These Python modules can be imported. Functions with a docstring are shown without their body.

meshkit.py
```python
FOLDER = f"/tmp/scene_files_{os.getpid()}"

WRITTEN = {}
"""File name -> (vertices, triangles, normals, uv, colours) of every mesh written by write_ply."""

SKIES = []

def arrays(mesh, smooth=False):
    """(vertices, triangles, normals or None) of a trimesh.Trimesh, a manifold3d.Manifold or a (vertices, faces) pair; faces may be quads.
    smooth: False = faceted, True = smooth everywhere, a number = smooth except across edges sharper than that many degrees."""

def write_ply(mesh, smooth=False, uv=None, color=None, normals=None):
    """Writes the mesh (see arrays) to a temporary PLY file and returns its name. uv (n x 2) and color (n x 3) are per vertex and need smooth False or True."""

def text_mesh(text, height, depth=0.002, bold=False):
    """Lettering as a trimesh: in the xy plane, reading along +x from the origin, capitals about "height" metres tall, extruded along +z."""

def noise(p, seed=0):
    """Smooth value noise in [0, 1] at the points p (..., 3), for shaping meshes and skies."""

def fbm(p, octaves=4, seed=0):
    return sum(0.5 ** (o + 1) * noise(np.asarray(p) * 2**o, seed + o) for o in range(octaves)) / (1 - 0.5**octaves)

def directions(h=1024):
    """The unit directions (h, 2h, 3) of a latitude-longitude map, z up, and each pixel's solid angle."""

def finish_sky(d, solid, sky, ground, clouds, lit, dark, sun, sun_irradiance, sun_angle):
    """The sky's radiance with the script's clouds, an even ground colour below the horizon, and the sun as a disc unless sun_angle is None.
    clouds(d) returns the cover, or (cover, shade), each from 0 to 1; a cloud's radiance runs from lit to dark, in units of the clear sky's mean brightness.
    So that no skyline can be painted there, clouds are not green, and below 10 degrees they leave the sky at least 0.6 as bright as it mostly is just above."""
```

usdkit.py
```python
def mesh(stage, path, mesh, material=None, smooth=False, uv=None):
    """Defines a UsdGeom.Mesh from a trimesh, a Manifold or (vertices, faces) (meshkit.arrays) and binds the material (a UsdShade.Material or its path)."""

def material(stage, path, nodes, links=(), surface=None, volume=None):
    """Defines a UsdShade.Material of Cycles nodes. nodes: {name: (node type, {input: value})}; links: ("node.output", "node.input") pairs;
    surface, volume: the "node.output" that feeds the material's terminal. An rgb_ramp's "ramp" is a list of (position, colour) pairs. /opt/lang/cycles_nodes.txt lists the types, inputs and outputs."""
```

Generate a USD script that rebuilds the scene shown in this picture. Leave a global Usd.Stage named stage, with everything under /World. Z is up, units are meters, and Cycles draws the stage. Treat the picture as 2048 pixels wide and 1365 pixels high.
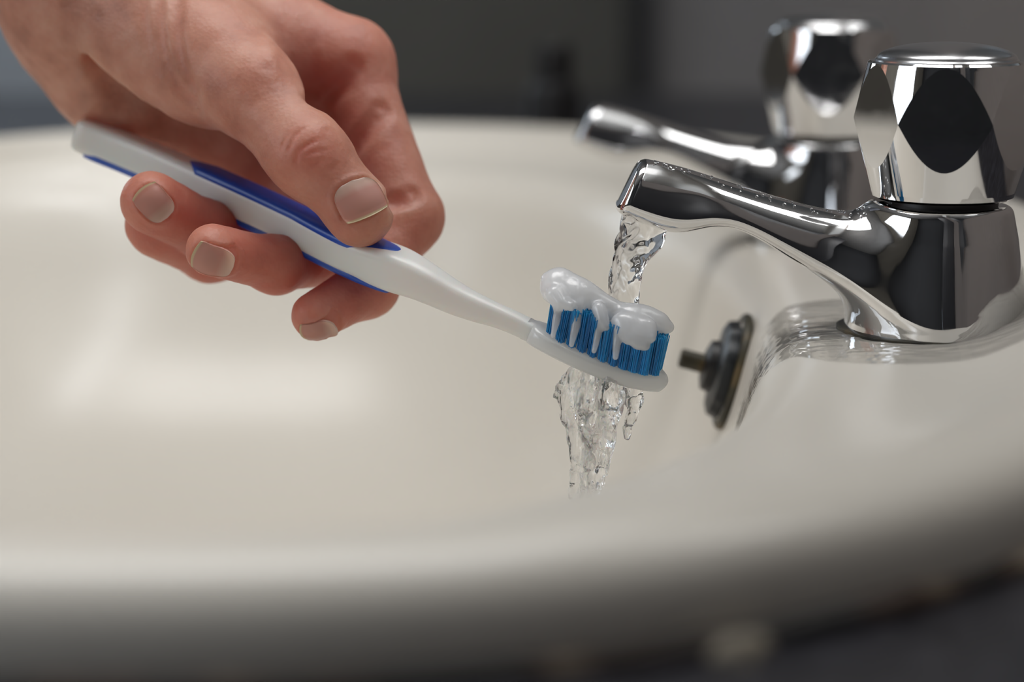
import math
import numpy as np
import trimesh
import manifold3d as m3
import usdkit, meshkit
from scipy.ndimage import gaussian_filter1d
from scipy.interpolate import PchipInterpolator, CubicSpline, LinearNDInterpolator
from scipy.spatial import cKDTree
from shapely.geometry import Polygon
from pxr import Usd, UsdGeom, UsdLux, UsdShade, Gf, Sdf, Vt

stage = Usd.Stage.CreateInMemory()
UsdGeom.SetStageUpAxis(stage, UsdGeom.Tokens.z)
UsdGeom.SetStageMetersPerUnit(stage, 1.0)
UsdGeom.Xform.Define(stage, '/World')
UsdGeom.Scope.Define(stage, '/World/Looks')

# ---------------------------------------------------------------- camera, light, exposure
ZB = 0.86                       # height of the tap ledge above the floor: local z = 0 is the ledge
PITCH = math.radians(10.4)
CAMZ = 0.114
FPX = 4721.0
EXPOSURE = 0.24
FSTOP, FOCUS = 5.6, 0.634
cam = UsdGeom.Camera.Define(stage, '/World/Camera')
cam.AddTranslateOp().Set((0, 0, ZB + CAMZ))
cam.AddRotateXOp().Set(90 - math.degrees(PITCH))
cam.CreateHorizontalApertureAttr(36.0)
cam.CreateVerticalApertureAttr(36.0 * 1365 / 2048)
cam.CreateFocalLengthAttr(36.0 * FPX / 2048)
cam.CreateClippingRangeAttr((0.01, 50))
cam.CreateFStopAttr(FSTOP)
cam.CreateFocusDistanceAttr(FOCUS)
cam.CreateExposureAttr(EXPOSURE)

def rect_light(name, pos, rot, w, h, power, color):
    l = UsdLux.RectLight.Define(stage, '/World/' + name)
    l.AddTranslateOp().Set((pos[0], pos[1], pos[2] + ZB))
    l.AddRotateXYZOp().Set(rot)
    l.CreateWidthAttr(w); l.CreateHeightAttr(h)
    l.CreateIntensityAttr(power); l.CreateColorAttr(color)
    return l
# square ceiling lamp in front of the basin, strip lamp on the wall above the taps and the mirror, daylight from a window and an added front fill, all unseen
rect_light('ceiling_light', (-0.17, 0.78, 1.355), (0, 0, 0), 0.80, 0.58, 4.7, (1.0, 0.985, 0.97))
rect_light('strip_light', (0.196, 0.66, 0.78), (0, 101, 0), 0.36, 0.90, 13.5, (0.97, 0.985, 1.0))
rect_light('window_light', (-1.58, 3.0, 0.75), (0, -90, 0), 0.9, 1.0, 3.3, (0.78, 0.89, 1.0))
rect_light('window_light_front', (-1.58, 0.0, 0.75), (0, -90, 0), 0.9, 1.0, 2.2, (0.88, 0.94, 1.0))  # fill light added to lift the front side, placed at an added window
dome = UsdLux.DomeLight.Define(stage, '/World/sky_light')
dome.CreateIntensityAttr(0.25); dome.CreateColorAttr((0.75, 0.85, 1.0))

# ---------------------------------------------------------------- helpers
FW = np.array([0, math.cos(PITCH), -math.sin(PITCH)])
UP = np.array([0, math.sin(PITCH), math.cos(PITCH)])
RT = np.array([1.0, 0, 0])
CAM = np.array([0, 0, CAMZ])
def ray(px, py):
    return FW + (px - 1024) / FPX * RT + (682.5 - py) / FPX * UP
def at(px, py, D):
    """point seen at a pixel, D metres along the camera's axis"""
    return CAM + D * ray(px, py)
def proj(P):
    d = np.asarray(P) - CAM
    D = d @ FW
    return np.stack([1024 + FPX * (d @ RT) / D, 682.5 - FPX * (d @ UP) / D], -1)
def camdir(r, u, t):
    """direction from right, up, towards-the-viewer components"""
    v = r * RT + u * UP - t * FW
    return v / np.linalg.norm(v)
def nrm(v):
    v = np.asarray(v, float)
    return v / np.maximum(np.linalg.norm(v, axis=-1, keepdims=True), 1e-12)

used = {}
def numbered(parent, name):
    k = (parent, name)
    n = used.get(k, 0); used[k] = n + 1
    return f'{parent}/{name}' if n == 0 else f'{parent}/{name}_{n:03d}'
def tag(prim, label=None, cat=None, group=None, kind=None):
    for k, v in (('label', label), ('category', cat), ('group', group), ('kind', kind)):
        if v: prim.SetCustomDataByKey(k, v)
    return prim
origin = {}
def thing(name, label, cat, loc=(0, 0, 0), group=None, kind=None):
    x = UsdGeom.Xform.Define(stage, numbered('/World', name))
    x.AddTranslateOp().Set((float(loc[0]), float(loc[1]), float(loc[2] + ZB)))
    tag(x.GetPrim(), label, cat, group, kind)
    origin[x.GetPath()] = np.array([loc[0], loc[1], loc[2] + ZB])
    return x
def obj(name, mesh, mat, parent=None, smooth=30, normals=None, primvars=None, label=None, cat=None, group=None, kind=None):
    """mesh in local coordinates (ledge z=0); becomes one Mesh prim"""
    path = numbered(str(parent.GetPath()) if parent else '/World', name)
    v, f, n = meshkit.arrays(mesh, False if normals is not None else smooth)
    o = np.zeros(3)
    if parent is not None: o = origin[parent.GetPath()]
    v = v + [0, 0, ZB] - o
    if normals is not None: n = normals
    m = UsdGeom.Mesh.Define(stage, path)
    m.CreatePointsAttr(Vt.Vec3fArray.FromNumpy(v.astype(np.float32)))
    m.CreateFaceVertexCountsAttr(Vt.IntArray.FromNumpy(np.full(len(f), 3, np.int32)))
    m.CreateFaceVertexIndicesAttr(Vt.IntArray.FromNumpy(f.astype(np.int32).ravel()))
    m.CreateSubdivisionSchemeAttr('none')
    if n is not None:
        m.CreateNormalsAttr(Vt.Vec3fArray.FromNumpy(np.asarray(n).astype(np.float32)))
        m.SetNormalsInterpolation('vertex')
    for k, a in (primvars or {}).items():
        UsdGeom.PrimvarsAPI(m).CreatePrimvar(k, Sdf.ValueTypeNames.FloatArray, 'vertex').Set(Vt.FloatArray.FromNumpy(np.asarray(a, np.float32)))
    UsdShade.MaterialBindingAPI.Apply(m.GetPrim()).Bind(mat)
    origin[m.GetPath()] = o
    tag(m.GetPrim(), label, cat, group, kind)
    return m

def box(lo, hi):
    lo, hi = np.array(lo, float), np.array(hi, float)
    b = trimesh.creation.box(hi - lo); b.apply_translation((lo + hi) / 2)
    return b
def lathe(prof, seg=96, center=(0, 0, 0), axis=None):
    """closed solid of revolution about z from (r, z) points, top and bottom on the axis"""
    prof = np.array(prof, float)
    a = np.arange(seg) * 2 * np.pi / seg
    v, f = [], []
    rings = []
    for r, z in prof:
        if r < 1e-9:
            rings.append([len(v)] * seg); v.append((0, 0, z))
        else:
            rings.append(list(range(len(v), len(v) + seg)))
            v += [(r * math.cos(t), r * math.sin(t), z) for t in a]
    for A, B in zip(rings[:-1], rings[1:]):
        for i in range(seg):
            j = (i + 1) % seg
            if A[i] != A[j]: f.append((A[i], A[j], B[j]))
            if B[i] != B[j]: f.append((A[i], B[j], B[i]))
    v = np.array(v)
    if axis is not None:
        z = nrm(axis); x = nrm(np.cross(z, [0, 0, 1.0] if abs(z[2]) < .9 else [1.0, 0, 0])); y = np.cross(z, x)
        v = v @ np.stack([x, y, z])
    m = trimesh.Trimesh(v + np.array(center), np.array(f), process=False)
    if m.volume < 0: m.invert()
    return m
def loft(sections, cap=True):
    """sections: (n, k, 3) closed rings"""
    S = np.asarray(sections, float); n, k = S.shape[:2]
    v = S.reshape(-1, 3)
    i, j = np.meshgrid(np.arange(n - 1), np.arange(k), indexing='ij')
    j2 = (j + 1) % k
    q = np.stack([i * k + j, i * k + j2, (i + 1) * k + j2, (i + 1) * k + j], -1).reshape(-1, 4)
    f = np.vstack([q[:, [0, 1, 2]], q[:, [0, 2, 3]]])
    if cap:
        c0, c1 = len(v), len(v) + 1
        v = np.vstack([v, S[0].mean(0), S[-1].mean(0)])
        jj = np.arange(k)
        f = np.vstack([f, np.stack([np.full(k, c0), (jj + 1) % k, jj], 1), np.stack([np.full(k, c1), (n - 1) * k + jj, (n - 1) * k + (jj + 1) % k], 1)])
    m = trimesh.Trimesh(v, f, process=False)
    if m.volume < 0: m.invert()
    return m

# -- implicit surfaces -> meshes (sparse surface nets, vertices and normals taken from the exact function)
def smin(a, b, k):
    h = np.maximum(k - np.abs(a - b), 0) / k
    return np.minimum(a, b) - h * h * k * 0.25
def smax(a, b, k):
    return -smin(-a, -b, k)
def cone(P, a, b, ra, rb):
    """distance to a capsule whose radius runs from ra to rb"""
    ab = b - a; L2 = max(ab @ ab, 1e-12)
    q = P - a
    s = q @ ab
    t = np.clip(s / L2, 0, 1)
    d2 = np.einsum('ij,ij->i', q, q) - 2 * t * s + t * t * L2
    return np.sqrt(np.maximum(d2, 0)) - (ra + (rb - ra) * t)
def sphere(P, c, r):
    d = P - c
    return np.sqrt(np.einsum('ij,ij->i', d, d)) - r
def polyseg(P, pts):
    """distance to a polyline"""
    out = np.full(len(P), 1e9)
    for a, b in zip(pts[:-1], pts[1:]):
        out = np.minimum(out, cone(P, a, b, 0, 0))
    return out
def implicit(f, lo, hi, h, slack=2.0, normal_eps=None, project=2):
    lo, hi = np.array(lo, float), np.array(hi, float)
    B = 8
    nb = np.ceil((hi - lo) / (h * B)).astype(int) + 1
    N = nb * B + 1
    ci = np.stack(np.meshgrid(*[np.arange(n) for n in nb], indexing='ij'), -1).reshape(-1, 3)
    cv = f(lo + (ci + 0.5) * B * h)
    F = np.ones(N, np.float32)
    rad = B * h * 0.87 * slack
    for (i, j, k), s in zip(ci[cv < -rad], cv[cv < -rad]):
        F[i * B:i * B + B + 1, j * B:j * B + B + 1, k * B:k * B + B + 1] = -1
    near = ci[np.abs(cv) <= rad]
    loc = np.stack(np.meshgrid(*[np.arange(B + 1)] * 3, indexing='ij'), -1).reshape(-1, 3)
    for c0 in range(0, len(near), 400):
        blk = near[c0:c0 + 400]
        idx = (blk[:, None] * B + loc[None]).reshape(-1, 3)
        F[idx[:, 0], idx[:, 1], idx[:, 2]] = f(lo + idx * h)
    s = F < 0
    cnt = np.zeros(N - 1, np.int8)
    for a, b, c in np.ndindex(2, 2, 2):
        cnt += s[a:N[0] - 1 + a, b:N[1] - 1 + b, c:N[2] - 1 + c]
    act = (cnt > 0) & (cnt < 8)
    cells = np.argwhere(act)
    ident = np.full(act.shape, -1, np.int64); ident[act] = np.arange(len(cells))
    acc, num = np.zeros((len(cells), 3)), np.zeros(len(cells))
    for ax in range(3):
        for o in np.ndindex(2, 2):
            e = np.insert(np.array(o), ax, 0); e2 = e.copy(); e2[ax] = 1
            p, q = cells + e, cells + e2
            fa, fb = F[tuple(p.T)], F[tuple(q.T)]
            cross = (fa < 0) != (fb < 0)
            t = np.where(cross, fa / np.where(cross, fa - fb, 1), 0)
            pos = p.astype(float); pos[:, ax] += t
            acc += np.where(cross[:, None], pos, 0); num += cross
    V = lo + acc / num[:, None] * h
    faces = []
    for ax in range(3):
        u, w = (ax + 1) % 3, (ax + 2) % 3
        sl0, sl1 = [slice(None)] * 3, [slice(None)] * 3
        sl0[ax], sl1[ax] = slice(0, N[ax] - 1), slice(1, N[ax])
        diff = s[tuple(sl0)] != s[tuple(sl1)]
        e = np.argwhere(diff)
        e = e[(e[:, u] > 0) & (e[:, w] > 0) & (e[:, u] < N[u] - 1) & (e[:, w] < N[w] - 1)]
        flip = s[tuple(e.T)]
        c = []
        for du, dw in ((1, 1), (0, 1), (0, 0), (1, 0)):
            g = e.copy(); g[:, u] -= du; g[:, w] -= dw
            c.append(ident[tuple(g.T)])
        q = np.stack(c, 1)
        q = np.where(flip[:, None], q, q[:, ::-1])
        faces.append(q)
    Q = np.vstack(faces); Q = Q[(Q >= 0).all(1)]
    T = np.vstack([Q[:, [0, 1, 2]], Q[:, [0, 2, 3]]])
    eps = normal_eps or h * 0.5
    tet = np.array([[1, 1, 1], [1, -1, -1], [-1, 1, -1], [-1, -1, 1.0]])
    def grad(P):
        g = 0
        for e in tet: g = g + f(P + e * eps)[:, None] * e
        return g / (4 * eps)
    g = grad(V); g2 = np.maximum((g * g).sum(1), 0.05)
    for _ in range(project):
        V = V - np.clip((f(V) / g2), -h, h)[:, None] * g
    return trimesh.Trimesh(V, T, process=False), nrm(grad(V))

# ---------------------------------------------------------------- materials
def M(name, nodes, links=(), surface='p.BSDF', volume=None):
    return usdkit.material(stage, '/World/Looks/' + name, nodes, links, surface=surface, volume=volume)
def plain(name, color, rough=0.5, **kw):
    return M(name, {'p': ('principled_bsdf', dict(base_color=color, roughness=rough, **kw))})

ceramic = M('ceramic', {
    'g': ('geometry', {}),
    'n': ('noise_texture', {'scale': 3.0, 'detail': 3.0}),
    'r': ('rgb_ramp', {'ramp': [(0.3, (0.715, 0.672, 0.595)), (0.7, (0.745, 0.708, 0.64))]}),
    'nb': ('noise_texture', {'scale': 18.0, 'detail': 1.0}),
    'b': ('bump', {'strength': 0.05, 'distance': 0.004}),
    'p': ('principled_bsdf', {'roughness': 0.30, 'ior': 1.5})},
    [('g.position', 'n.vector'), ('n.fac', 'r.fac'), ('r.color', 'p.base_color'), ('g.position', 'nb.vector'), ('nb.fac', 'b.height'), ('b.normal', 'p.normal')])
chrome = M('chrome', {
    'g': ('geometry', {}),
    'n': ('noise_texture', {'scale': 160.0, 'detail': 4.0}),
    'r': ('map_range', {'from_min': 0.45, 'from_max': 0.75, 'to_min': 0.035, 'to_max': 0.10}),
    'p': ('principled_bsdf', {'base_color': (0.74, 0.74, 0.745), 'metallic': 1.0})},
    [('g.position', 'n.vector'), ('n.fac', 'r.value'), ('r.result', 'p.roughness')])
dull_chrome = plain('dull_chrome', (0.62, 0.62, 0.63), 0.22, metallic=1.0)
grime = M('grime', {
    'g': ('geometry', {}), 'n': ('noise_texture', {'scale': 60.0, 'detail': 5.0}),
    'r': ('rgb_ramp', {'ramp': [(0.35, (0.012, 0.011, 0.008)), (0.55, (0.05, 0.042, 0.02)), (0.7, (0.16, 0.11, 0.045))]}),
    'p': ('principled_bsdf', {'roughness': 0.5})}, [('g.position', 'n.vector'), ('n.fac', 'r.fac'), ('r.color', 'p.base_color')])
old_metal = M('tarnished_metal', {
    'g': ('geometry', {}), 'n': ('noise_texture', {'scale': 90.0, 'detail': 4.0}),
    'r': ('rgb_ramp', {'ramp': [(0.40, (0.006, 0.007, 0.009)), (0.62, (0.022, 0.026, 0.030)), (0.78, (0.10, 0.10, 0.095))]}),
    'p': ('principled_bsdf', {'roughness': 0.4, 'metallic': 0.25})}, [('g.position', 'n.vector'), ('n.fac', 'r.fac'), ('r.color', 'p.base_color')])
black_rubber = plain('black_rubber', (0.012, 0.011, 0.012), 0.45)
sealant_mat = M('dirty_sealant', {
    'g': ('geometry', {}), 'n': ('noise_texture', {'scale': 24.0, 'detail': 4.0}),
    'r': ('rgb_ramp', {'ramp': [(0.50, (0.010, 0.008, 0.007)), (0.58, (0.05, 0.025, 0.013)), (0.66, (0.26, 0.21, 0.15)), (0.8, (0.40, 0.35, 0.27))]}),
    'p': ('principled_bsdf', {'roughness': 0.55})}, [('g.position', 'n.vector'), ('n.fac', 'r.fac'), ('r.color', 'p.base_color')])
counter_mat = M('dark_stone', {
    'g': ('geometry', {}), 'n': ('noise_texture', {'scale': 220.0, 'detail': 2.0}),
    'r': ('rgb_ramp', {'ramp': [(0.4, (0.012, 0.012, 0.016)), (0.7, (0.04, 0.04, 0.05))]}),
    'p': ('principled_bsdf', {'roughness': 0.3})}, [('g.position', 'n.vector'), ('n.fac', 'r.fac'), ('r.color', 'p.base_color')])
def wall_paint(name, c):
    c = np.array(c)
    return M(name, {
        'g': ('geometry', {}), 'n': ('noise_texture', {'scale': 4.0, 'detail': 3.0}),
        'r': ('rgb_ramp', {'ramp': [(0.3, tuple(c * .92)), (0.7, tuple(c * 1.08))]}),
        'nb': ('noise_texture', {'scale': 180.0}), 'b': ('bump', {'strength': 0.2, 'distance': 0.002}),
        'p': ('principled_bsdf', {'roughness': 0.7})},
        [('g.position', 'n.vector'), ('n.fac', 'r.fac'), ('r.color', 'p.base_color'), ('g.position', 'nb.vector'), ('nb.fac', 'b.height'), ('b.normal', 'p.normal')])
grey_wall = wall_paint('grey_wall_paint', (0.20, 0.183, 0.153))
taupe_wall = wall_paint('taupe_wall_paint', (0.24, 0.205, 0.185))
pale_wall = wall_paint('dark_wall_paint', (0.03, 0.03, 0.033))
lit_wall_paint = wall_paint('lit_wall_tone', (0.60, 0.625, 0.66))  # pale tone standing in for window light on the back wall
ceiling_mat = wall_paint('ceiling_paint', (0.22, 0.21, 0.20))
floor_mat = wall_paint('floor_vinyl', (0.05, 0.05, 0.055))
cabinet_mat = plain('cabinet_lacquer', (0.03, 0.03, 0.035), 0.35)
white_frame = plain('white_paint', (0.75, 0.75, 0.73), 0.4)
mirror_mat = plain('mirror_silver', (.85, .86, .86), 0.01, metallic=1.0)
pane_mat = M('window_pane', {'f': ('fresnel', {'IOR': 1.5}), 't': ('transparent_bsdf', {}), 'g': ('glossy_bsdf', {'roughness': 0.02, 'color': (1, 1, 1)}), 'm': ('mix_closure', {})},
             [('f.fac', 'm.fac'), ('t.BSDF', 'm.closure1'), ('g.BSDF', 'm.closure2')], surface='m.closure')
sleeve_mat = plain('navy_knit', (0.015, 0.018, 0.03), 0.85)

skin = M('skin', {
    'tc': ('texture_coordinate', {}),
    'n': ('noise_texture', {'scale': 75.0, 'detail': 5.0, 'roughness': 0.6}),
    'r': ('rgb_ramp', {'ramp': [(0.30, (0.37, 0.166, 0.115)), (0.5, (0.49, 0.236, 0.166)), (0.72, (0.56, 0.312, 0.230))]}),
    'a': ('attribute', {'attribute': 'redness'}),
    'n2': ('noise_texture', {'scale': 240.0, 'detail': 2.0}),
    'ma': ('math', {'math_type': 'multiply'}),
    'mx': ('mix_color', {'b': (0.42, 0.112, 0.085)}),
    'v': ('voronoi_texture', {'scale': 900.0, 'feature': 'f1'}),
    'v2': ('noise_texture', {'scale': 420.0, 'detail': 4.0}),
    'ad': ('math', {'math_type': 'add'}),
    'b': ('bump', {'strength': 0.17, 'distance': 0.0005}),
    'p': ('principled_bsdf', {'roughness': 0.5, 'subsurface_weight': 0.42, 'subsurface_scale': 0.004, 'subsurface_radius': (1.0, 0.35, 0.2), 'specular_ior_level': 0.4})},
    [('tc.object', 'n.vector'), ('n.fac', 'r.fac'), ('tc.object', 'n2.vector'), ('a.fac', 'ma.value1'), ('n2.fac', 'ma.value2'),
     ('a.fac', 'mx.fac'), ('r.color', 'mx.a'), ('mx.result', 'p.base_color'), ('tc.object', 'v.vector'), ('tc.object', 'v2.vector'),
     ('v.distance', 'ad.value1'), ('v2.fac', 'ad.value2'), ('ad.value', 'b.height'), ('b.normal', 'p.normal')])
nail_mat = M('nail', {
    'a': ('attribute', {'attribute': 'along'}),
    'r': ('rgb_ramp', {'ramp': [(0.0, (0.60, 0.41, 0.34)), (0.20, (0.56, 0.33, 0.265)), (0.34, (0.51, 0.228, 0.185)), (0.92, (0.50, 0.218, 0.17)), (0.95, (0.52, 0.36, 0.22)), (1.0, (0.58, 0.46, 0.28))]}),
    'p': ('principled_bsdf', {'roughness': 0.34, 'subsurface_weight': 0.15, 'subsurface_scale': 0.002, 'specular_ior_level': 0.35})},
    [('a.fac', 'r.fac'), ('r.color', 'p.base_color')])
white_plastic = M('white_plastic', {'p': ('principled_bsdf', {'base_color': (0.76, 0.75, 0.72), 'roughness': 0.3, 'subsurface_weight': 0.2, 'subsurface_scale': 0.002})})
head_plastic = M('frosted_plastic', {'p': ('principled_bsdf', {'base_color': (0.74, 0.76, 0.76), 'roughness': 0.18, 'subsurface_weight': 0.5, 'subsurface_scale': 0.004, 'subsurface_radius': (1, 1, 1), 'transmission_weight': 0.15})})
blue_rubber = plain('blue_rubber', (0.010, 0.072, 0.42), 0.3)
bristle_mat = M('blue_nylon', {'oi': ('object_info', {}), 'r': ('rgb_ramp', {'ramp': [(0, (0.002, 0.17, 0.52)), (1, (0.004, 0.25, 0.66))]}),
    'p': ('principled_bsdf', {'roughness': 0.22, 'subsurface_weight': 0.25, 'subsurface_scale': 0.001, 'subsurface_radius': (0.3, 0.8, 1.0)})},
    [('oi.random', 'r.fac'), ('r.color', 'p.base_color')])
paste_mat = M('toothpaste_gel', {'p': ('principled_bsdf', {'base_color': (0.70, 0.71, 0.73), 'roughness': 0.24, 'subsurface_weight': 0.7, 'subsurface_scale': 0.003, 'subsurface_radius': (1, 1, 1), 'coat_weight': 0.25, 'coat_roughness': 0.06})})
water = M('water', {'p': ('principled_bsdf', {'base_color': (1, 1, 1), 'roughness': 0.0, 'ior': 1.33, 'transmission_weight': 1.0})})
foamy_water = M('foamy_water', {
    'g': ('geometry', {}), 'm': ('mapping', {'scale': (1.0, 1.0, 0.22)}),
    'n': ('noise_texture', {'scale': 420.0, 'detail': 5.0, 'distortion': 1.2}),
    'r': ('map_range', {'from_min': 0.47, 'from_max': 0.72, 'to_min': 0.0, 'to_max': 0.6, 'clamp': True}),
    'p': ('principled_bsdf', {'base_color': (1, 1, 1), 'roughness': 0.03, 'ior': 1.33, 'transmission_weight': 1.0}),
    'q': ('principled_bsdf', {'base_color': (0.85, 0.84, 0.82), 'roughness': 0.3, 'subsurface_weight': 0.5, 'subsurface_scale': 0.002}),
    'x': ('mix_closure', {})},
    [('g.position', 'm.vector'), ('m.vector', 'n.vector'), ('n.fac', 'r.value'), ('r.result', 'x.fac'), ('p.BSDF', 'x.closure1'), ('q.BSDF', 'x.closure2')], surface='x.closure')

# ---------------------------------------------------------------- the room
XW0, XW1, YW0, YW1, ZF, ZC = -1.60, 0.250, -1.10, 4.20, -0.86, 1.40
def struct(name, mesh, mat, **kw): return obj(name, mesh, mat, kind='structure', **kw)
struct('floor', box((XW0 - .1, YW0 - .1, ZF - .1), (XW1 + .1, YW1 + .1, ZF)), floor_mat)
struct('ceiling', box((XW0 - .1, YW0 - .1, ZC), (XW1 + .1, YW1 + .1, ZC + .1)), ceiling_mat)
struct('wall_back', box((XW0 - .1, YW1, ZF), (XW1 + .1, YW1 + .1, ZC)), grey_wall)
struct('wall_right', box((XW1, YW0 - .1, ZF), (XW1 + .1, YW1, ZC)), taupe_wall)
struct('wall_front', box((XW0 - .1, YW0 - .1, ZF), (XW1, YW0, ZC)), pale_wall)
wy0, wy1, wz0, wz1 = 2.5, 3.5, 0.30, 1.20
wl = m3.Manifold.cube((0.1, YW1 - YW0, ZC - ZF)).translate((XW0 - .1, YW0, ZF)) - m3.Manifold.cube((0.3, wy1 - wy0, wz1 - wz0)).translate((XW0 - .2, wy0, wz0)) - m3.Manifold.cube((0.3, wy1 - wy0, wz1 - wz0)).translate((XW0 - .2, wy0 - 3.0, wz0))
struct('wall_left', wl, grey_wall)
for wname, dy in (('window_1', 0.0), ('window_2', -3.0)):  # the second window is added, unseen, to house the front fill
    y0, y1 = wy0 + dy, wy1 + dy
    wn = thing(wname, None, None, (XW0 - .05, (y0 + y1) / 2, wz0), kind='structure')
    fr = m3.Manifold.cube((0.06, y1 - y0, wz1 - wz0)).translate((XW0 - .09, y0, wz0))
    for a, b in ((y0 + .05, (y0 + y1) / 2 - .025), ((y0 + y1) / 2 + .025, y1 - .05)):
        fr = fr - m3.Manifold.cube((0.2, b - a, wz1 - wz0 - .1)).translate((XW0 - .2, a, wz0 + .05))
        obj('pane', box((XW0 - .064, a - .005, wz0 + .045), (XW0 - .058, b + .005, wz1 - .045)), pane_mat, wn)
    obj('window_frame', fr, white_frame, wn)
struct('trim_1', box((XW1 - .045, YW1 - .045, ZF), (XW1, YW1, ZC)), cabinet_mat)  # dark strip standing in for the shade of the wall corner
dn = thing('door_1', None, None, (-.9, YW1, ZF), kind='structure')  # added door, its pale colour stands in for the lit part of the wall
obj('door_leaf', box((-1.32, YW1 - .035, ZF + .01), (-.50, YW1 - .001, ZC - .25)), lit_wall_paint, dn)
obj('door_frame', m3.Manifold.cube((.94, .045, ZC - .19 - ZF)).translate((-1.38, YW1 - .045, ZF)) - m3.Manifold.cube((.83, .2, ZC - .245 - ZF)).translate((-1.325, YW1 - .1, ZF - .001)), lit_wall_paint, dn)
obj('door_handle', box((-.62, YW1 - .08, ZF + 1.0), (-.53, YW1 - .035, ZF + 1.02)), chrome, dn)
struct('baseboard_back', box((-.43, YW1 - .015, ZF), (XW1 - .046, YW1, ZF + .08)), cabinet_mat)
lp = thing('ceiling_lamp', 'wide rectangular ceiling lamp above the basin', 'lamp', (-.17, .78, ZC))
fr = m3.Manifold.cube((.83, .62, .045)).translate((-.585, .47, ZC - .045)) - m3.Manifold.cube((.81, .59, .06)).translate((-.575, .485, ZC - .075))
obj('frame', fr, white_frame, lp)
sl = thing('wall_lamp', 'wide panel lamp on the wall above the mirror', 'lamp', (XW1, .66, .78))
obj('housing', box((.220, .20, .59), (XW1, 1.12, .97)), white_frame, sl)
mr = thing('mirror', 'frameless wall mirror added out of view above the two taps to extend the lamp', 'mirror', (XW1, .66, .16))  # unseen mirror added to double the ceiling lamp in the reflections
obj('glass', box((XW1 - .006, .20, .16), (XW1 - .001, 1.12, .56)), mirror_mat, mr)
# ---------------------------------------------------------------- basin
NT = 360
th = np.arange(NT) * 2 * np.pi / NT
def sup(cx, a, b, n, cy=0.740):
    c, s = np.cos(th), np.sin(th)
    return np.stack([cx + a * np.sign(c) * np.abs(c) ** (2 / n), cy + b * np.sign(s) * np.abs(s) ** (2 / n)], 1)
CX, CA, CB = -0.070, 0.240, 0.370
crest = sup(CX, CA, CB, 2.2)
lip = sup(-0.1095, 0.1855, 0.318, 2.7)
cb = np.array([-0.105, 0.740])
def off(d): return sup(CX, CA + d, CB + d, 2.2)
def mixc(t): return crest * (1 - t) + lip * t
def scl(s): 
    round_ = sup(cb[0], 0.17, 0.29, 2.1) - cb
    w = (1 - s) * 0.8
    return cb + ((lip - cb) * (1 - w) + round_ * w) * s
prof = [(off(.006), -.028), (off(.0155), -.016), (off(.0188), -.008), (off(.0197), -.002), (off(.0188), .0045), (off(.0160), .0095), (off(.0110), .0128), (off(.005), .0142), (crest, .0145),
        (mixc(.14), .0122), (mixc(.30), .0055), (mixc(.44), .0014), (mixc(.6), .0003), (mixc(.84), .0), (mixc(.94), -.0009), (lip, -.0042),
        (scl(.975), -.011), (scl(.955), -.024), (scl(.92), -.050), (scl(.86), -.080), (scl(.76), -.108), (scl(.6), -.130), (scl(.4), -.144), (scl(.2), -.151), (scl(.09), -.153)]
K = np.stack([np.concatenate([c, np.full((NT, 1), z)], 1) for c, z in prof])      # (k, NT, 3)
tk = np.concatenate([[0], np.cumsum(np.linalg.norm(np.diff(K, axis=0), axis=2).mean(1))])
ts = np.unique(np.concatenate([np.linspace(a, b, max(3, int((b - a) / .004)), endpoint=False) for a, b in zip(tk[:-1], tk[1:])] + [[tk[-1]]]))
top = PchipInterpolator(tk, K, axis=0)(ts)
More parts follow.
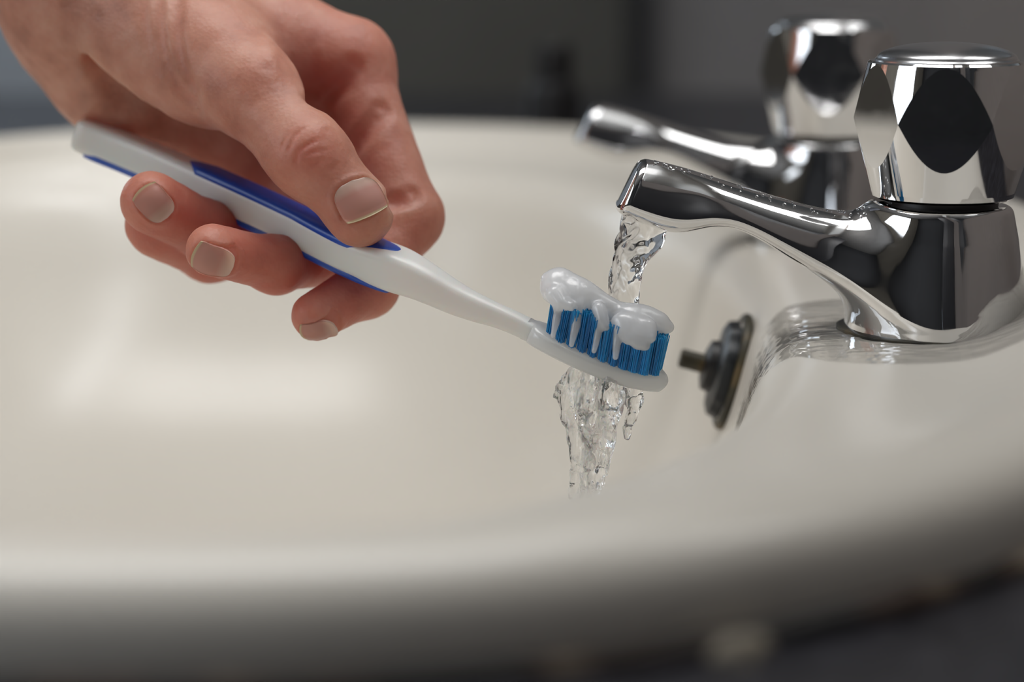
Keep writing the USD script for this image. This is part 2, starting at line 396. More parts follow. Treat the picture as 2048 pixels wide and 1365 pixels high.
top = gaussian_filter1d(top, 1.0, axis=0, mode='nearest')
# underside: the shell a centimetre thick
ncp = np.cross(np.gradient(top, axis=0), np.roll(top, -1, 1) - np.roll(top, 1, 1)); ncp = nrm(ncp)
if ncp[len(ts) // 2, 0] @ np.array([-.3, 0, 1]) < 0: ncp = -ncp
inner = top[::-1][: len(ts) - 8] - 0.009 * ncp[::-1][: len(ts) - 8]
S = np.concatenate([top, inner, top[:1]])
n_, k_ = S.shape[:2]
i, j = np.meshgrid(np.arange(n_ - 1), np.arange(k_), indexing='ij')
q = np.stack([i * k_ + j, i * k_ + (j + 1) % k_, (i + 1) * k_ + (j + 1) % k_, (i + 1) * k_ + j], -1).reshape(-1, 4)
basin_mesh = trimesh.Trimesh(S.reshape(-1, 3), np.vstack([q[:, [0, 1, 2]], q[:, [0, 2, 3]]]), process=False)
if basin_mesh.volume < 0: basin_mesh.invert()
basin = thing('wash_basin', 'oval ivory ceramic wash basin with two chrome taps on its ledge', 'basin', (cb[0], cb[1], -.153))
obj('bowl', basin_mesh, ceramic, basin, smooth=60)
deckpts = top.reshape(-1, 3)
deck_z = LinearNDInterpolator(deckpts[:, :2], deckpts[:, 2])
tree = cKDTree(deckpts)
topn = ncp.reshape(-1, 3)
# sealant bead where the rim meets the counter
sa = off(.0195)
zc_ = -.0065
rb = 0.0028 + 0.003 * (meshkit.fbm(np.stack([sa[:, 0] * 60, sa[:, 1] * 60, sa[:, 0] * 0], 1), 4, 3) - .35)
outn = nrm(np.concatenate([sa - np.array([CX, .74]), np.zeros((NT, 1))], 1))
rings = []
for ka in np.arange(14) * 2 * np.pi / 14:
    rings.append(np.concatenate([sa, np.full((NT, 1), zc_)], 1) + rb[:, None] * (math.cos(ka) * outn + math.sin(ka) * np.array([0, 0, 1.0])))
rings = np.stack(rings, 1); rings = np.concatenate([rings, rings[:1]])
obj('sealant', loft(rings, cap=False), sealant_mat, basin, smooth=True, label='stained sealant bead')
# a lump of old cream sealant squeezed out at the edge
pq = proj(np.concatenate([sa, np.full((NT, 1), zc_)], 1)); pq[sa[:, 1] > .74] = 1e6
ic = int(np.argmin(np.abs(pq[:, 0] - 1455)))
lump = trimesh.creation.icosphere(subdivisions=4, radius=1.0)
lv = np.array(lump.vertices); tgn = nrm(np.append(sa[(ic + 1) % NT] - sa[ic - 1], 0))
lv = lv * (1 + .5 * (meshkit.fbm(lv * 1.7, 3, 6) - .5))[:, None]
lump.vertices = np.append(sa[ic], zc_ - .001) + .0042 * outn[ic] + lv[:, :1] * tgn * .0062 + lv[:, 1:2] * outn[ic] * .0040 + lv[:, 2:] * np.array([0, 0, .0042])
obj('sealant_lump', lump, plain('cream_sealant', (.24, .21, .16), .6), basin, smooth=True, label='cream lump of old sealant')
# drain
dr = thing('drain', 'round chrome waste fitting at the bottom of the basin', 'drain', (cb[0], cb[1], -.155))
obj('flange', lathe([(0.019, -.156), (0.021, -.1505), (0.034, -.1480), (0.036, -.1492), (0.034, -.1515), (0.024, -.156), (0.019, -.156)], 64, (cb[0], cb[1], 0)), chrome, dr)
obj('strainer', lathe([(0, -.1555), (0.0195, -.1555), (0.0195, -.1535), (0, -.1535)], 48, (cb[0], cb[1], 0)), black_rubber, dr)

# counter with a hole for the basin, and the cabinet under it
ZT = -.007
hole = m3.CrossSection([off(.0165)]).extrude(0.2).translate((0, 0, -.1))
ctop = m3.Manifold.cube((XW1 + .418, 1.55, .03)).translate((-.42, .02, ZT - .03)) - hole
obj('countertop', ctop, counter_mat, label='dark stone countertop around the basin', cat='countertop')
cab = thing('vanity_cabinet', 'dark lacquered vanity cabinet carrying the countertop', 'cabinet', (-.1, .8, ZF))
cz = ZT - .03
obj('side_panel', box((-.38, .04, ZF), (XW1 - .006, .058, cz)), cabinet_mat, cab)
obj('side_panel', box((-.38, 1.532, ZF), (XW1 - .006, 1.55, cz)), cabinet_mat, cab)
for a, b in ((.06, .553), (.557, 1.033), (1.037, 1.53)):
    d = obj('door', box((-.40, a, ZF + .08), (-.382, b, cz - .004)), cabinet_mat, cab)
    obj('handle', box((-.415, (a + b) / 2 - .05, cz - .06), (-.40, (a + b) / 2 + .05, cz - .05)), chrome, d)
obj('plinth', box((-.35, .06, ZF), (-.33, 1.53, ZF + .08)), cabinet_mat, cab)

# tall dark cupboard added out of view so that the chrome reflects black
tc = thing('tall_cupboard', 'tall dark cupboard added out of view to darken the chrome reflections', 'cupboard', (.15, -.55, ZF))
obj('body', box((.05, -.95, ZF), (XW1 - .006, -.16, ZF + 1.95)), cabinet_mat, tc)
dd = obj('door', box((.032, -.945, ZF + .06), (.049, -.165, ZF + 1.94)), cabinet_mat, tc)
obj('handle', box((.018, -.24, ZF + .9), (.031, -.22, ZF + 1.1)), chrome, dd)

# small black bottle on the counter beyond the basin
bb = at(1108, 240, 1.205); bx_, by_ = bb[0], bb[1]
bt = thing('bottle', 'small black bottle standing beyond the far rim of the basin', 'bottle', (bx_, by_, ZT))
obj('body', lathe([(0, ZT), (.0125, ZT), (.0135, ZT + .002), (.0135, ZT + .028), (.011, ZT + .034), (.008, ZT + .036), (0, ZT + .036)], 40, (bx_, by_, 0)), black_rubber, bt)
obj('cap', lathe([(0, ZT + .036), (.009, ZT + .036), (.0095, ZT + .037), (.0095, ZT + .052), (.008, ZT + .0535), (0, ZT + .0535)], 40, (bx_, by_, 0)), black_rubber, bt)

# ---------------------------------------------------------------- overflow cover on the bowl wall
o0 = None
for D in np.arange(.60, .95, .0005):
    p = at(1462, 742, D); dd, ii = tree.query(p)
    if o0 is None or dd < o0[0]: o0 = (dd, deckpts[ii], topn[ii])
oc, on = o0[1], nrm(o0[2])
if on[0] > 0: on = -on
ov = thing('overflow_cover', 'tarnished round overflow cover with a dark stem on the bowl wall', 'overflow cover', oc)
R0 = .0165
def tor(R, r, z, seg=72):
    a = np.linspace(0, 2 * np.pi, 17)
    return lathe([(R + r * math.cos(t), z + r * math.sin(t)) for t in a], seg, oc, on)
obj('ring', tor(R0, .0016, .0006), grime, ov, label='brown grimy outer ring')
obj('seat', lathe([(0, -.002), (R0, -.002), (R0 - .0004, .0015), (R0 - .004, .0022), (0, .0018)], 64, oc, on), ceramic, ov)
an = np.arange(72) * 2 * np.pi / 72
rr = .0140 * (1 + .12 * (meshkit.noise(np.stack([np.cos(an) * 2.2, np.sin(an) * 2.2, an * 0], 1), 5) - .5) * 2)
zx = nrm(np.cross(on, [0, 0, 1])); zy = np.cross(on, zx)
secs = []
for s_, z_ in ((1, .001), (1.02, .003), (.97, .0052), (.8, .0064), (.45, .0068)):
    secs.append(oc + (rr * s_)[:, None] * (np.cos(an)[:, None] * zx + np.sin(an)[:, None] * zy) + z_ * on)
obj('plate', loft(secs), old_metal, ov)
obj('hub', lathe([(0, .005), (.0085, .005), (.0075, .0090), (.0045, .0100), (0, .0100)], 40, oc, on), black_rubber, ov)
obj('stem', lathe([(0, .008), (.0029, .008), (.0029, .0165), (.0024, .0172), (0, .0172)], 32, oc, on), grime, ov)

# ---------------------------------------------------------------- taps
TX, TY = .117, .638
def xz(px, py, Y=TY):
    r = ray(px, py); D = (Y - CAM[1]) / r[1]
    p = CAM + D * r
    return p[0] - TX, p[2]
# spout side profile, read as (distance along x from the axis, z)
_top = np.array([xz(*p) for p in ((1238, 300), (1290, 306), (1350, 319), (1450, 350), (1560, 384), (1650, 408), (1750, 425), (1890, 428))])
_bot = np.array([xz(*p) for p in ((1232, 412), (1258, 428), (1300, 446), (1345, 458), (1385, 454), (1412, 444), (1450, 444), (1500, 462), (1560, 498), (1640, 548), (1700, 585), (1760, 615), (1890, 640))])
_xs = np.linspace(-.110, .012, 245)
def _smooth(q, o):
    return CubicSpline(_xs, gaussian_filter1d(PchipInterpolator(q[:, 0], q[:, 1] + o)(np.clip(_xs, q[0, 0], q[-1, 0])), 5, mode='nearest'))
_zt, _zb = _smooth(_top, -.0016), _smooth(_bot, -.0006)
_hw = PchipInterpolator([-.095, -.085, -.06, -.035, -.015, 0, .03], [.0098, .0102, .0102, .0112, .0150, .0175, .0175])
x_tip = xz(1252, 360)[0]
def tap_f(P):
    x, y, z = P[:, 0], P[:, 1], P[:, 2]
    xc = np.clip(x, -.096, .01)
    zt, zb, hw = _zt(xc), _zb(xc), _hw(xc)
    zc, hh = (zt + zb) / 2, (zt - zb) / 2
    wr_ = np.clip((z - zc) / hh, -1.2, 1.2)
    u, w = np.abs(y) / (hw * (1.0 - .24 * wr_)), np.abs(z - zc) / hh
    ex = 3.0 - .7 * np.clip(wr_, -.8, 1)
    e = (u ** ex + w ** ex) ** (1 / ex)
    sp = (e - 1) * np.minimum(hw, hh)
    tipx = x_tip + (z - .040) * .5 + 5.0 * y * y
    sp = smax(sp, (tipx - x) * .89, .0022)
    sp = smax(sp, x - .004, .006)
    r = np.sqrt(x * x + y * y)
    rb = np.interp(z, [-.004, .000, .003, .008, .016, .026, .035], [.0264, .0256, .0248, .0237, .0223, .0206, .0186])
    bd = np.maximum((r - rb) * .97, np.maximum(z - .0345, -.004 - z))
    bd = smax((r - rb) * .97, z - .0345, .002); bd = np.maximum(bd, -.004 - z)
    f = -.0042 * np.logaddexp(-sp / .0042, -bd / .0042)
    # bore of the outlet
    return f
tap_body, tap_nrm = implicit(tap_f, (-.098, -.032, -.006), (.032, .032, .054), .0005, slack=2.6, normal_eps=.0004)
keep_smooth = True
RM = .0245
hexa = m3.Manifold.cylinder(.06, .0212 / math.cos(math.pi / 6), .0212 / math.cos(math.pi / 6), 6).translate((0, 0, .03))
# facets sit at -70, -10, 50 ... degrees seen from the front
hexa = hexa.rotate((0, 0, 30 - 90 - 10))
hp = [(0, .0365), (.0178, .0365), (.0190, .0372), (.0194, .0385), (RM - .0004, .0566), (RM, .0580), (RM - .0003, .0594), (.02135, .0722), (.0211, .0732), (.0205, .0737), (0, .0737)]
head = m3.Manifold.revolve(m3.CrossSection([np.array(hp)]), 180)
head = head ^ hexa
hm_ = head.to_mesh(); hv, hf = hm_.vert_properties[:, :3].astype(float), hm_.tri_verts
fn = nrm(np.cross(hv[hf[:, 1]] - hv[hf[:, 0]], hv[hf[:, 2]] - hv[hf[:, 0]]))
an6 = np.radians(-10 - 90 + 60 * np.arange(6)); pn6 = np.stack([np.cos(an6), np.sin(an6), an6 * 0], 1)
dot6 = fn @ pn6.T; fac = dot6.max(1) > .9995
vv = hv[hf].reshape(-1, 3); nn = np.repeat(fn, 3, 0)
cone_ = ~fac & (np.abs(fn[:, 2]) < .93)
rad_ = nrm(np.stack([vv[:, 0], vv[:, 1], vv[:, 0] * 0], 1))
fz = np.repeat(fn[:, 2], 3)
# blend the narrow bands of the profile so that its edges read as rounded
sm = rad_ * np.sqrt(np.clip(1 - fz ** 2, 0, 1))[:, None] + np.stack([fz * 0, fz * 0, fz], 1)
nn = np.where(np.repeat(cone_, 3)[:, None], sm, nn)
nn = np.where(np.repeat(fac, 3)[:, None], np.repeat(pn6[dot6.argmax(1)], 3, 0), nn)
head_mesh = trimesh.Trimesh(vv, np.arange(len(vv)).reshape(-1, 3), process=False); head_nrm = nn
cap_mesh = lathe([(0, .0733), (.0192, .0733), (.0192, .0740), (.0189, .0743)] + [(.0187 * math.cos(t), .0743 + .0043 * math.sin(t)) for t in np.linspace(0.04, math.pi / 2, 18)[:-1]] + [(0, .0786)], 120)
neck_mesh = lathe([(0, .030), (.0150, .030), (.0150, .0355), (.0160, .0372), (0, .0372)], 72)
seal_r = .0262 + .0012 * meshkit.noise(np.stack([np.cos(an) * 4, np.sin(an) * 4, an * 0], 1), 8)
sealm = loft([np.stack([np.cos(an) * seal_r * s, np.sin(an) * seal_r * s, np.full(72, z)], 1) for s, z in ((.97, -.0035), (1.02, -.0015), (1.02, .0002), (.985, .0006))])
def put_tap(x, y, label):
    z0 = float(deck_z(x, y))
    o = np.array([x, y, z0 * .0])
    t = thing('basin_tap', label, 'tap', (x, y, 0), group=None)
    def sh(m): m = m.copy(); m.apply_translation((x, y, 0)); return m
    obj('body', sh(tap_body), chrome, t, normals=tap_nrm)
    h = obj('knob', sh(head_mesh), chrome, t, normals=head_nrm)
    obj('cap', sh(cap_mesh), dull_chrome, h, smooth=40)
    obj('neck', sh(neck_mesh), black_rubber, t, smooth=40, label='neck coloured black for the shade under the knob')  # black here stands in for the shade in the gap under the knob
    s = sh(sealm); s.apply_translation((0, 0, z0)); obj('base_ring', s, grime, t, smooth=40, label='grimy sealing ring')
    return t
put_tap(TX, TY, 'nearer chrome tap with faceted knob, water running from its spout')
put_tap(.1107, .822, 'chrome tap with faceted knob farther back, its spout dry')

# thin wavy film of water round the foot of the nearer tap
rg, ag = np.linspace(0, 1, 60), np.arange(180) * 2 * np.pi / 180
ro = .046 + .018 * meshkit.fbm(np.stack([np.cos(ag) * 1.6, np.sin(ag) * 1.6, ag * 0], 1), 3, 21)
pr = .0245 + rg[:, None] * (ro - .0245)[None]
px_, py_ = TX + pr * np.cos(ag), TY + pr * np.sin(ag)
pz = deck_z(px_, py_); pz = np.where(np.isnan(pz), -.004, pz)
wav = meshkit.fbm(np.stack([px_ * 130, py_ * 420, px_ * 0], -1), 3, 12) - .5
edge = np.clip((1 - rg[:, None]) / .5, 0, 1) ** .8
film = np.stack([px_, py_, pz + .00005 + edge * (.00012 + .0007 * np.clip(wav + .12, 0, 1))], -1)
under = np.stack([px_, py_, pz - .0004], -1)[::-1]
obj('water_puddle', loft(np.concatenate([film, under, film[:1]]), cap=False), water, smooth=True, label='thin wavy puddle of water round the foot of the nearer tap', cat='puddle')

# ---------------------------------------------------------------- toothbrush
def path3(pts):
    p = np.array([at(a, b, c) for a, b, c in pts]); t = np.array([a for a, _, _ in pts], float)
    return CubicSpline(t, p)
hpts = [(158, 268, .692), (300, 322, .684), (450, 388, .671), (600, 457, .659), (700, 503, .651), (790, 538, .6445), (850, 565, .6415), (900, 592, .640), (960, 619, .638), (1000, 634, .637), (1060, 661, .636), (1130, 695, .635), (1200, 727, .634), (1310, 760, .632)]
hc = path3(hpts)
hh_ = PchipInterpolator([158, 165, 180, 300, 450, 600, 700, 790, 850, 900, 960, 1000, 1060], [.0042, .0047, .0049, .0050, .0050, .0049, .0050, .0056, .0050, .0044, .0036, .0031, .0029])
hw_ = PchipInterpolator([158, 165, 180, 300, 450, 600, 700, 790, 850, 900, 960, 1000, 1060], [.0042, .0050, .0054, .0056, .0062, .0064, .0064, .0062, .0052, .0043, .0034, .0031, .0033])
BU0 = camdir(.17, 1.0, .17)
BU = camdir(.17, 1.0, .28)         # the way the bristles point
def frame(t):
    T = nrm(hc(t, 1)); B_ = camdir(.17, 1.0, float(np.interp(t, [300, 600, 700, 800, 1040], [.17, .17, .36, .40, .28]))); U = nrm(B_ - (B_ @ T) * T); Sd = np.cross(T, U)
    return hc(t), T, U, Sd                      # Sd points away from or towards the viewer
SGN = 1.0 if frame(700)[3] @ FW < 0 else -1.0   # make side vector face the viewer
def sect(t, hw, hh, n=4.0, k=40, du=0., ds=0.):
    c, T, U, Sd = frame(t); Sd = Sd * SGN
    a = np.arange(k) * 2 * np.pi / k
    ca, sa_ = np.cos(a), np.sin(a)
    return c + du * U + ds * Sd + (hw * np.sign(ca) * np.abs(ca) ** (2 / n))[:, None] * Sd + (hh * np.sign(sa_) * np.abs(sa_) ** (2 / n))[:, None] * U
tb = thing('toothbrush', 'white and blue toothbrush held under the running tap', 'toothbrush', hc(700))
tt = np.concatenate([np.linspace(158, 180, 8), np.linspace(186, 1075, 120)])
secs = [sect(t, hw_(min(t, 1060)) , hh_(min(t, 1060)), 4.6 if t < 760 else 4.6 - 1.8 * min((t - 760) / 120, 1)) for t in tt]
obj('handle', loft(secs), white_plastic, tb, smooth=40)
# blue grip pad on top of the handle, blue strip along its underside
ts_ = np.linspace(372, 803, 80)
def taper(t, a, b, l0, l1): return np.clip(np.sqrt(np.clip((t - a) / l0, 0, 1)), .05, 1) * np.clip(np.sqrt(np.clip((b - t) / l1, 0, 1)), .05, 1)
secs = []
for t in ts_:
    w = taper(t, 370, 806, 40, 90)
    secs.append(sect(t, hw_(t) * (.99 * w), .0019 * max(w, .3) ** .5, 3.0, 32, du=hh_(t) - .0012))
obj('grip_pad', loft(secs), blue_rubber, tb, smooth=40, label='blue rubber thumb grip')
secs = []
for t in np.linspace(186, 792, 90):
    w = taper(t, 184, 796, 30, 60)
    secs.append(sect(t, hw_(t) * (.6 + .36 * w), .0016, 3.0, 28, du=-hh_(t) + .0006))
obj('grip_strip', loft(secs), blue_rubber, tb, smooth=40, label='blue rubber strip under the handle')
# head plate
def plate_w(t): 
    s = (t - 1062) / (1336 - 1062)
    return .0072 * np.clip(np.sin(np.pi * np.clip(s, 0, 1) ** .62), 0, 1) ** .36
secs = []
for t in np.concatenate([np.linspace(1052, 1070, 6), np.linspace(1074, 1322, 60), 1336 - 14 * (1 - np.linspace(0, .99, 14)) ** 1.6]):
    w = max(.0030 * (1 - np.clip((t - 1052) / 60, 0, 1)), plate_w(t)) if t < 1110 else plate_w(t)
    end = np.clip((1336 - t) / 16, .0, 1) ** .5
    secs.append(sect(t, max(w, .0004), .0030 * max(end, .12), 3.0, 40))
headp = obj('head', loft(secs), head_plastic, tb, smooth=50, label='frosted white brush head')
# tufts of bristles
rng = np.random.default_rng(4)
tops = []
ntuft = 11
for ia in range(ntuft):
    t = 1099 + ia * (1309 - 1099) / (ntuft - 1)
    rows = (-1.5, -.5, .5, 1.5) if 0 < ia < ntuft - 1 else (-1, 0, 1)
    c, T, U, Sd = frame(t)
    for rw in rows:
        base = c + U * .0022 + Sd * SGN * rw * .0030
        L = .0104 + (.0006 if ia % 3 == 0 else 0)
        fil = []
        for kf in range(46):
            r_ = .00138 * math.sqrt((kf + .5) / 46); an_ = kf * 2.39996
            o = r_ * (math.cos(an_) * T + math.sin(an_) * Sd)
            dirn = nrm(BU + rng.normal(0, .018, 3))
            a = base + o; b = base + o * 1.12 + dirn * (L + rng.normal(0, .00025))
            x = nrm(np.cross(dirn, T)); y = np.cross(dirn, x)
            ring = lambda p: np.stack([p + .00017 * (math.cos(q_) * x + math.sin(q_) * y) for q_ in np.arange(5) * 2 * np.pi / 5])
            fil.append(loft([ring(a), ring(b)]))
        tops.append(base + BU * L)
        obj('bristle_tuft', trimesh.util.concatenate(fil), bristle_mat, headp, smooth=50)
tops = np.array(tops)

# ---------------------------------------------------------------- toothpaste
def hd(px, py, front=0.):
    """a point over the brush head, 'front' metres nearer the viewer than its middle"""
    D = np.interp(px, [1060, 1310], [.636, .632]) - front
    return at(px, py, D)
blobs = [((1118, 565, 0), .0040), ((1112, 578, .002), .0042), ((1140, 583, .001), .0043), ((1165, 590, .0015), .0040), ((1190, 604, .001), .0033), ((1215, 618, .0015), .0031),
         ((1245, 629, .001), .0030), ((1275, 636, .0015), .0036), ((1300, 643, .001), .0036), ((1322, 650, .001), .0026), ((1150, 600, .003), .0040), ((1260, 642, .003), .0033)]
bl = [(hd(a, b, c), r) for (a, b, c), r in blobs]
bub = [(hd(1092, 556, .001), .0012), (hd(1336, 655, .001), .0017)]
drips = [[(1120, 606), (1113, 640), (1106, 672), .0011], [(1160, 612), (1152, 650), (1143, 690), .0012], [(1203, 628), (1198, 660), (1188, 702), .0011], [(1236, 640), (1235, 680), (1231, 715), .0012],
         [(1198, 618), (1206, 640), (1212, 655), .0016], [(1262, 650), (1270, 672), (1274, 688), .0024], [(1286, 655), (1288, 676), (1290, 692), .0022], [(1110, 590), (1122, 606), (1140, 612), .0022], [(1245, 645), (1252, 665), (1256, 680), .0020], [(1300, 655), (1302, 668), (1304, 676), .0016]]
dr_ = [([hd(x, y, .0063 + .0010 * k) for k, (x, y) in enumerate(d[:3])], d[3]) for d in drips]
def paste_f(P):
    f = np.full(len(P), 1e3)
    for c, r in bl:
        f = smin(f, sphere(P, c, r), .0028)
    for c, r in bub: f = smin(f, sphere(P, c, r), .0008)
    for pts, r in dr_:
        g = np.minimum(cone(P, pts[0], pts[1], r * 1.15, r), cone(P, pts[1], pts[2], r, r * .62))
        f = smin(f, g, .0016)
    return f + .00035 * (meshkit.fbm(P * 260, 2, 5) - .5)
ap = np.array([c for c, _ in bl] + [p for pts, _ in dr_ for p in pts])
pm, pn = implicit(paste_f, ap.min(0) - .007, ap.max(0) + .007, .00045, slack=2.2)
obj('toothpaste', pm, paste_mat, normals=pn, label='white toothpaste gel dripping over the blue bristles', cat='toothpaste')

# ---------------------------------------------------------------- running water
def wtube(pts, k=72, n=90, seed=1, twist=3.0, rough=.12, flat=.6):
    """pts: (px, py, D, halfwidth px) from top to bottom"""
    pts = np.array(pts, float); t = np.linspace(0, 1, len(pts))
    P = CubicSpline(t, np.array([at(a, b, c) for a, b, c, _ in pts])); R = PchipInterpolator(t, pts[:, 3] / FPX * pts[:, 2])
    secs = []
    for s in np.linspace(0, 1, n):
        c = P(s); T = nrm(P(s, 1)); X = nrm(RT - (RT @ T) * T); Y = np.cross(T, X); r = float(R(s))
        a = np.arange(k) * 2 * np.pi / k
        q = np.stack([np.cos(a) * 1.3, np.sin(a) * 1.3, np.full(k, s * 5.0)], 1)
        q2 = np.stack([np.cos(a + s * twist) * 3.2, np.sin(a + s * twist) * 3.2, np.full(k, s * 4.0)], 1)
        m = 1 + rough * 2 * (meshkit.noise(q, seed) - .5) + rough * 1.6 * (meshkit.noise(q2, seed + 7) - .5) + .10 * np.cos(2 * (a + s * twist)) 
        secs.append(c + (r * m * np.cos(a))[:, None] * X + (r * flat * m * np.sin(a))[:, None] * Y)
    return loft(secs)
st = thing('water_stream', 'clear water running from the nearer spout over the brush head into the basin', 'water', at(1245, 600, .634))
obj('upper_stream', wtube([(1293, 436, .643, 46), (1283, 462, .642, 45), (1268, 500, .640, 40), (1255, 535, .638, 33), (1248, 565, .637, 31), (1245, 600, .636, 31), (1243, 640, .636, 30)], 96, 140, 3, 4.0, .16, .62), water, st, smooth=True)
wch = [[(1150, 748, .633, 20), (1140, 800, .633, 17), (1148, 880, .635, 15), (1152, 980, .637, 12), (1150, 1120, .640, 9)],
       [(1180, 745, .632, 24), (1172, 790, .631, 22), (1178, 860, .633, 20), (1176, 960, .636, 16), (1170, 1130, .640, 10)],
       [(1225, 752, .631, 30), (1222, 800, .630, 26), (1210, 870, .632, 22), (1196, 950, .635, 16), (1186, 1040, .637, 11), (1176, 1140, .640, 8)],
       [(1262, 762, .632, 24), (1270, 800, .632, 16), (1262, 840, .633, 9), (1254, 876, .634, 4)],
       [(1128, 755, .634, 9), (1122, 790, .634, 10), (1138, 830, .635, 9), (1150, 870, .635, 7)],
       [(1205, 748, .640, 30), (1198, 830, .640, 24), (1190, 930, .640, 18), (1178, 1130, .641, 10)]]
wseg = []
for ch in wch:
    c = np.array([at(a, b, d) for a, b, d, _ in ch]); r = np.array([w / FPX * d for _, _, d, w in ch])
    wseg += [(c[i_], c[i_ + 1], r[i_] * .9, r[i_ + 1] * .9) for i_ in range(len(c) - 1)]
def low_f(P):
    f = np.full(len(P), 1e3)
    for a, b, ra, rb_ in wseg: f = smin(f, cone(P, a, b, ra, rb_), .0022)
    q = P * np.array([420, 420, 120.])
    f = f + .0026 * (meshkit.fbm(q + 1.8 * meshkit.noise(P * 190, 9)[:, None], 3, 17) - .5)
    return f
wp = np.array([a for a, _, _, _ in wseg] + [b for _, b, _, _ in wseg])
wm, wnn = implicit(low_f, wp.min(0) - .008, wp.max(0) + .008, .0005, slack=2.0)
obj('lower_stream', wm, foamy_water, st, normals=wnn)
# drops hanging under the brush head and clinging to the spout
drop_list = []
rng = np.random.default_rng(11)
for k_d in range(70):
    x = rng.uniform(-.080, -.008); s_ = rng.choice([-1, 1], p=[.85, .15])
    drop_list.append((x, s_, rng.uniform(.00015, .0005)))
dm = []
for x, s_, r in drop_list:
    y = -rng.uniform(.1, .75) * float(_hw(x)); zz = float(_zt(x)) + .002
    p = np.array([[x, y, zz]])
    for _ in range(12):
        g = np.array([[(tap_f(p + e) - tap_f(p - e))[0] for e in np.eye(3) * .0003]]) / .0006
        p = p - tap_f(p)[:, None] * g
    s = trimesh.creation.icosphere(subdivisions=2, radius=r); s.apply_translation(p[0] + [TX, TY, 0]); dm.append(s)
obj('water_droplets', trimesh.util.concatenate(dm), water, smooth=True, label='tiny water droplets on the spout of the nearer tap', cat='water droplets', kind='stuff')

# ---------------------------------------------------------------- the hand
def J(px, py, D, r): return (at(px, py, D), r / 1000.)
A0, A1, W = J(-150, -760, .765, 36), J(75, -300, .722, 28), J(222, -18, .700, 26.5)
H = J(268, 128, .706, 21.5)
TH1, TH2 = J(335, 82, .678, 18), J(405, 132, .668, 15)
C0, T0, T1, T2 = J(330, 50, .680, 18), J(500, 178, .655, 12), J(614, 311, .643, 10.3), J(722, 421, .642, 8.7)
I0, I1, I2, I3 = J(700, 125, .690, 10.6), J(818, 435, .672, 9.2), J(738, 573, .661, 7.8), J(632, 632, .648, 6.7)
M0, M1, M2, M3 = J(655, 215, .708, 11), J(712, 505, .690, 9), J(550, 530, .654, 7.5), J(424, 500, .636, 7.2)
R0_, R1, R2, R3 = J(600, 275, .714, 11), J(600, 480, .695, 8.8), J(412, 462, .664, 7.8), J(303, 405, .650, 8.6)
P0, P1, P2, P3 = J(520, 330, .712, 10.5), J(520, 500, .698, 7.8), J(420, 505, .680, 8), J(318, 450, .664, 9.6)
HOLLOW = [J(196, 118, .676, 2.5), J(252, 208, .678, 7.0), J(330, 262, .680, 9.5), J(420, 292, .682, 10.5), J(500, 345, .684, 8.5)]
def chain(P, js, k):
    f = None
    for (a, ra), (b, rb_) in zip(js[:-1], js[1:]):
        g = cone(P, a, b, ra, rb_)
        f = g if f is None else smin(f, g, k)
    return f
def raw_hand(P):
    f = chain(P, [A0, A1, W], .02)
    for a, b, k in ((W, I0, .012), (W, M0, .012), (W, R0_, .012), (W, P0, .012), (W, H, .015), (H, P0, .012), (I0, M0, .008), (M0, R0_, .008), (R0_, P0, .008)):
        f = smin(f, cone(P, a[0], b[0], a[1], b[1]), k)
    web = cone(P, T0[0] * .6 + C0[0] * .4, I0[0] * .75 + W[0] * .25, .010, .009)
    f = smin(f, web, .014)
    f = smin(f, chain(P, [C0, TH1, TH2], .01), .012)
    f = smin(f, cone(P, C0[0], T0[0], C0[1], T0[1]), .012)
    thumb = chain(P, [T0, T1, T2], .006)
    thumb = smin(thumb, sphere(P, T2[0] + camdir(-.3, -.5, .2) * .0012, .0083), .004)
    fs = [(thumb, T0[0]), (chain(P, [I0, I1, I2, I3], .004), I0[0]), (chain(P, [M0, M1, M2, M3], .004), M0[0]), (chain(P, [R0_, R1, R2, R3], .004), R0_[0]), (chain(P, [P0, P1, P2, P3], .004), P0[0])]
    for g, o in fs:
        d2 = ((P - o) ** 2).sum(1)
        f = smin(f, g, .0012 + .010 * np.exp(-d2 / .018 ** 2))
    return smax(f, -chain(P, HOLLOW, .004), .007)
def hit(f, p, d, far=.2):
    """march rays p + s d to the surface f = 0"""
    s = np.zeros(len(p)); 
    for _ in range(60):
        s = s + .8 * np.clip(f(p + s[:, None] * d), -.004, .01)
    return p + s[:, None] * d
def on_hand(pix):
    p = np.array([at(a, b, .52) for a, b in pix]); d = nrm(np.array([ray(a, b) for a, b in pix]))
    return hit(raw_hand, p, d)
grooves = [([(322, -90), (316, 0), (318, 70), (330, 130), (356, 180), (392, 215)], .0030, .0019), ([(362, -90), (351, 10), (350, 85), (362, 140), (388, 190)], .0030, .0019), ([(284, -60), (286, 40), (300, 110), (322, 160)], .0013, .0017),
           ([(581, 322), (577, 306), (583, 288), (597, 269), (618, 257)], .0006, .0008), ([(598, 341), (592, 325), (595, 308), (605, 296), (628, 284), (646, 277)], .0008, .0008), ([(611, 329), (632, 326), (657, 313)], .0005, .0007),
           ([(605, 320), (622, 308), (644, 302), (665, 304)], .0005, .0007), ([(568, 318), (564, 298), (572, 277), (589, 259)], .0004, .0008), ([(640, 268), (660, 262), (672, 268)], .0004, .0007), ([(640, 345), (662, 338), (684, 322)], .0003, .0008),
           ([(706, 136), (668, 178), (628, 206)], .0060, .0024), ([(766, 222), (735, 258), (708, 290)], .0050, .0023), ([(826, 392), (806, 399), (784, 402)], .0050, .0021), 
           ([(530, 60), (540, 100), (534, 140)], -.0006, .0030)]
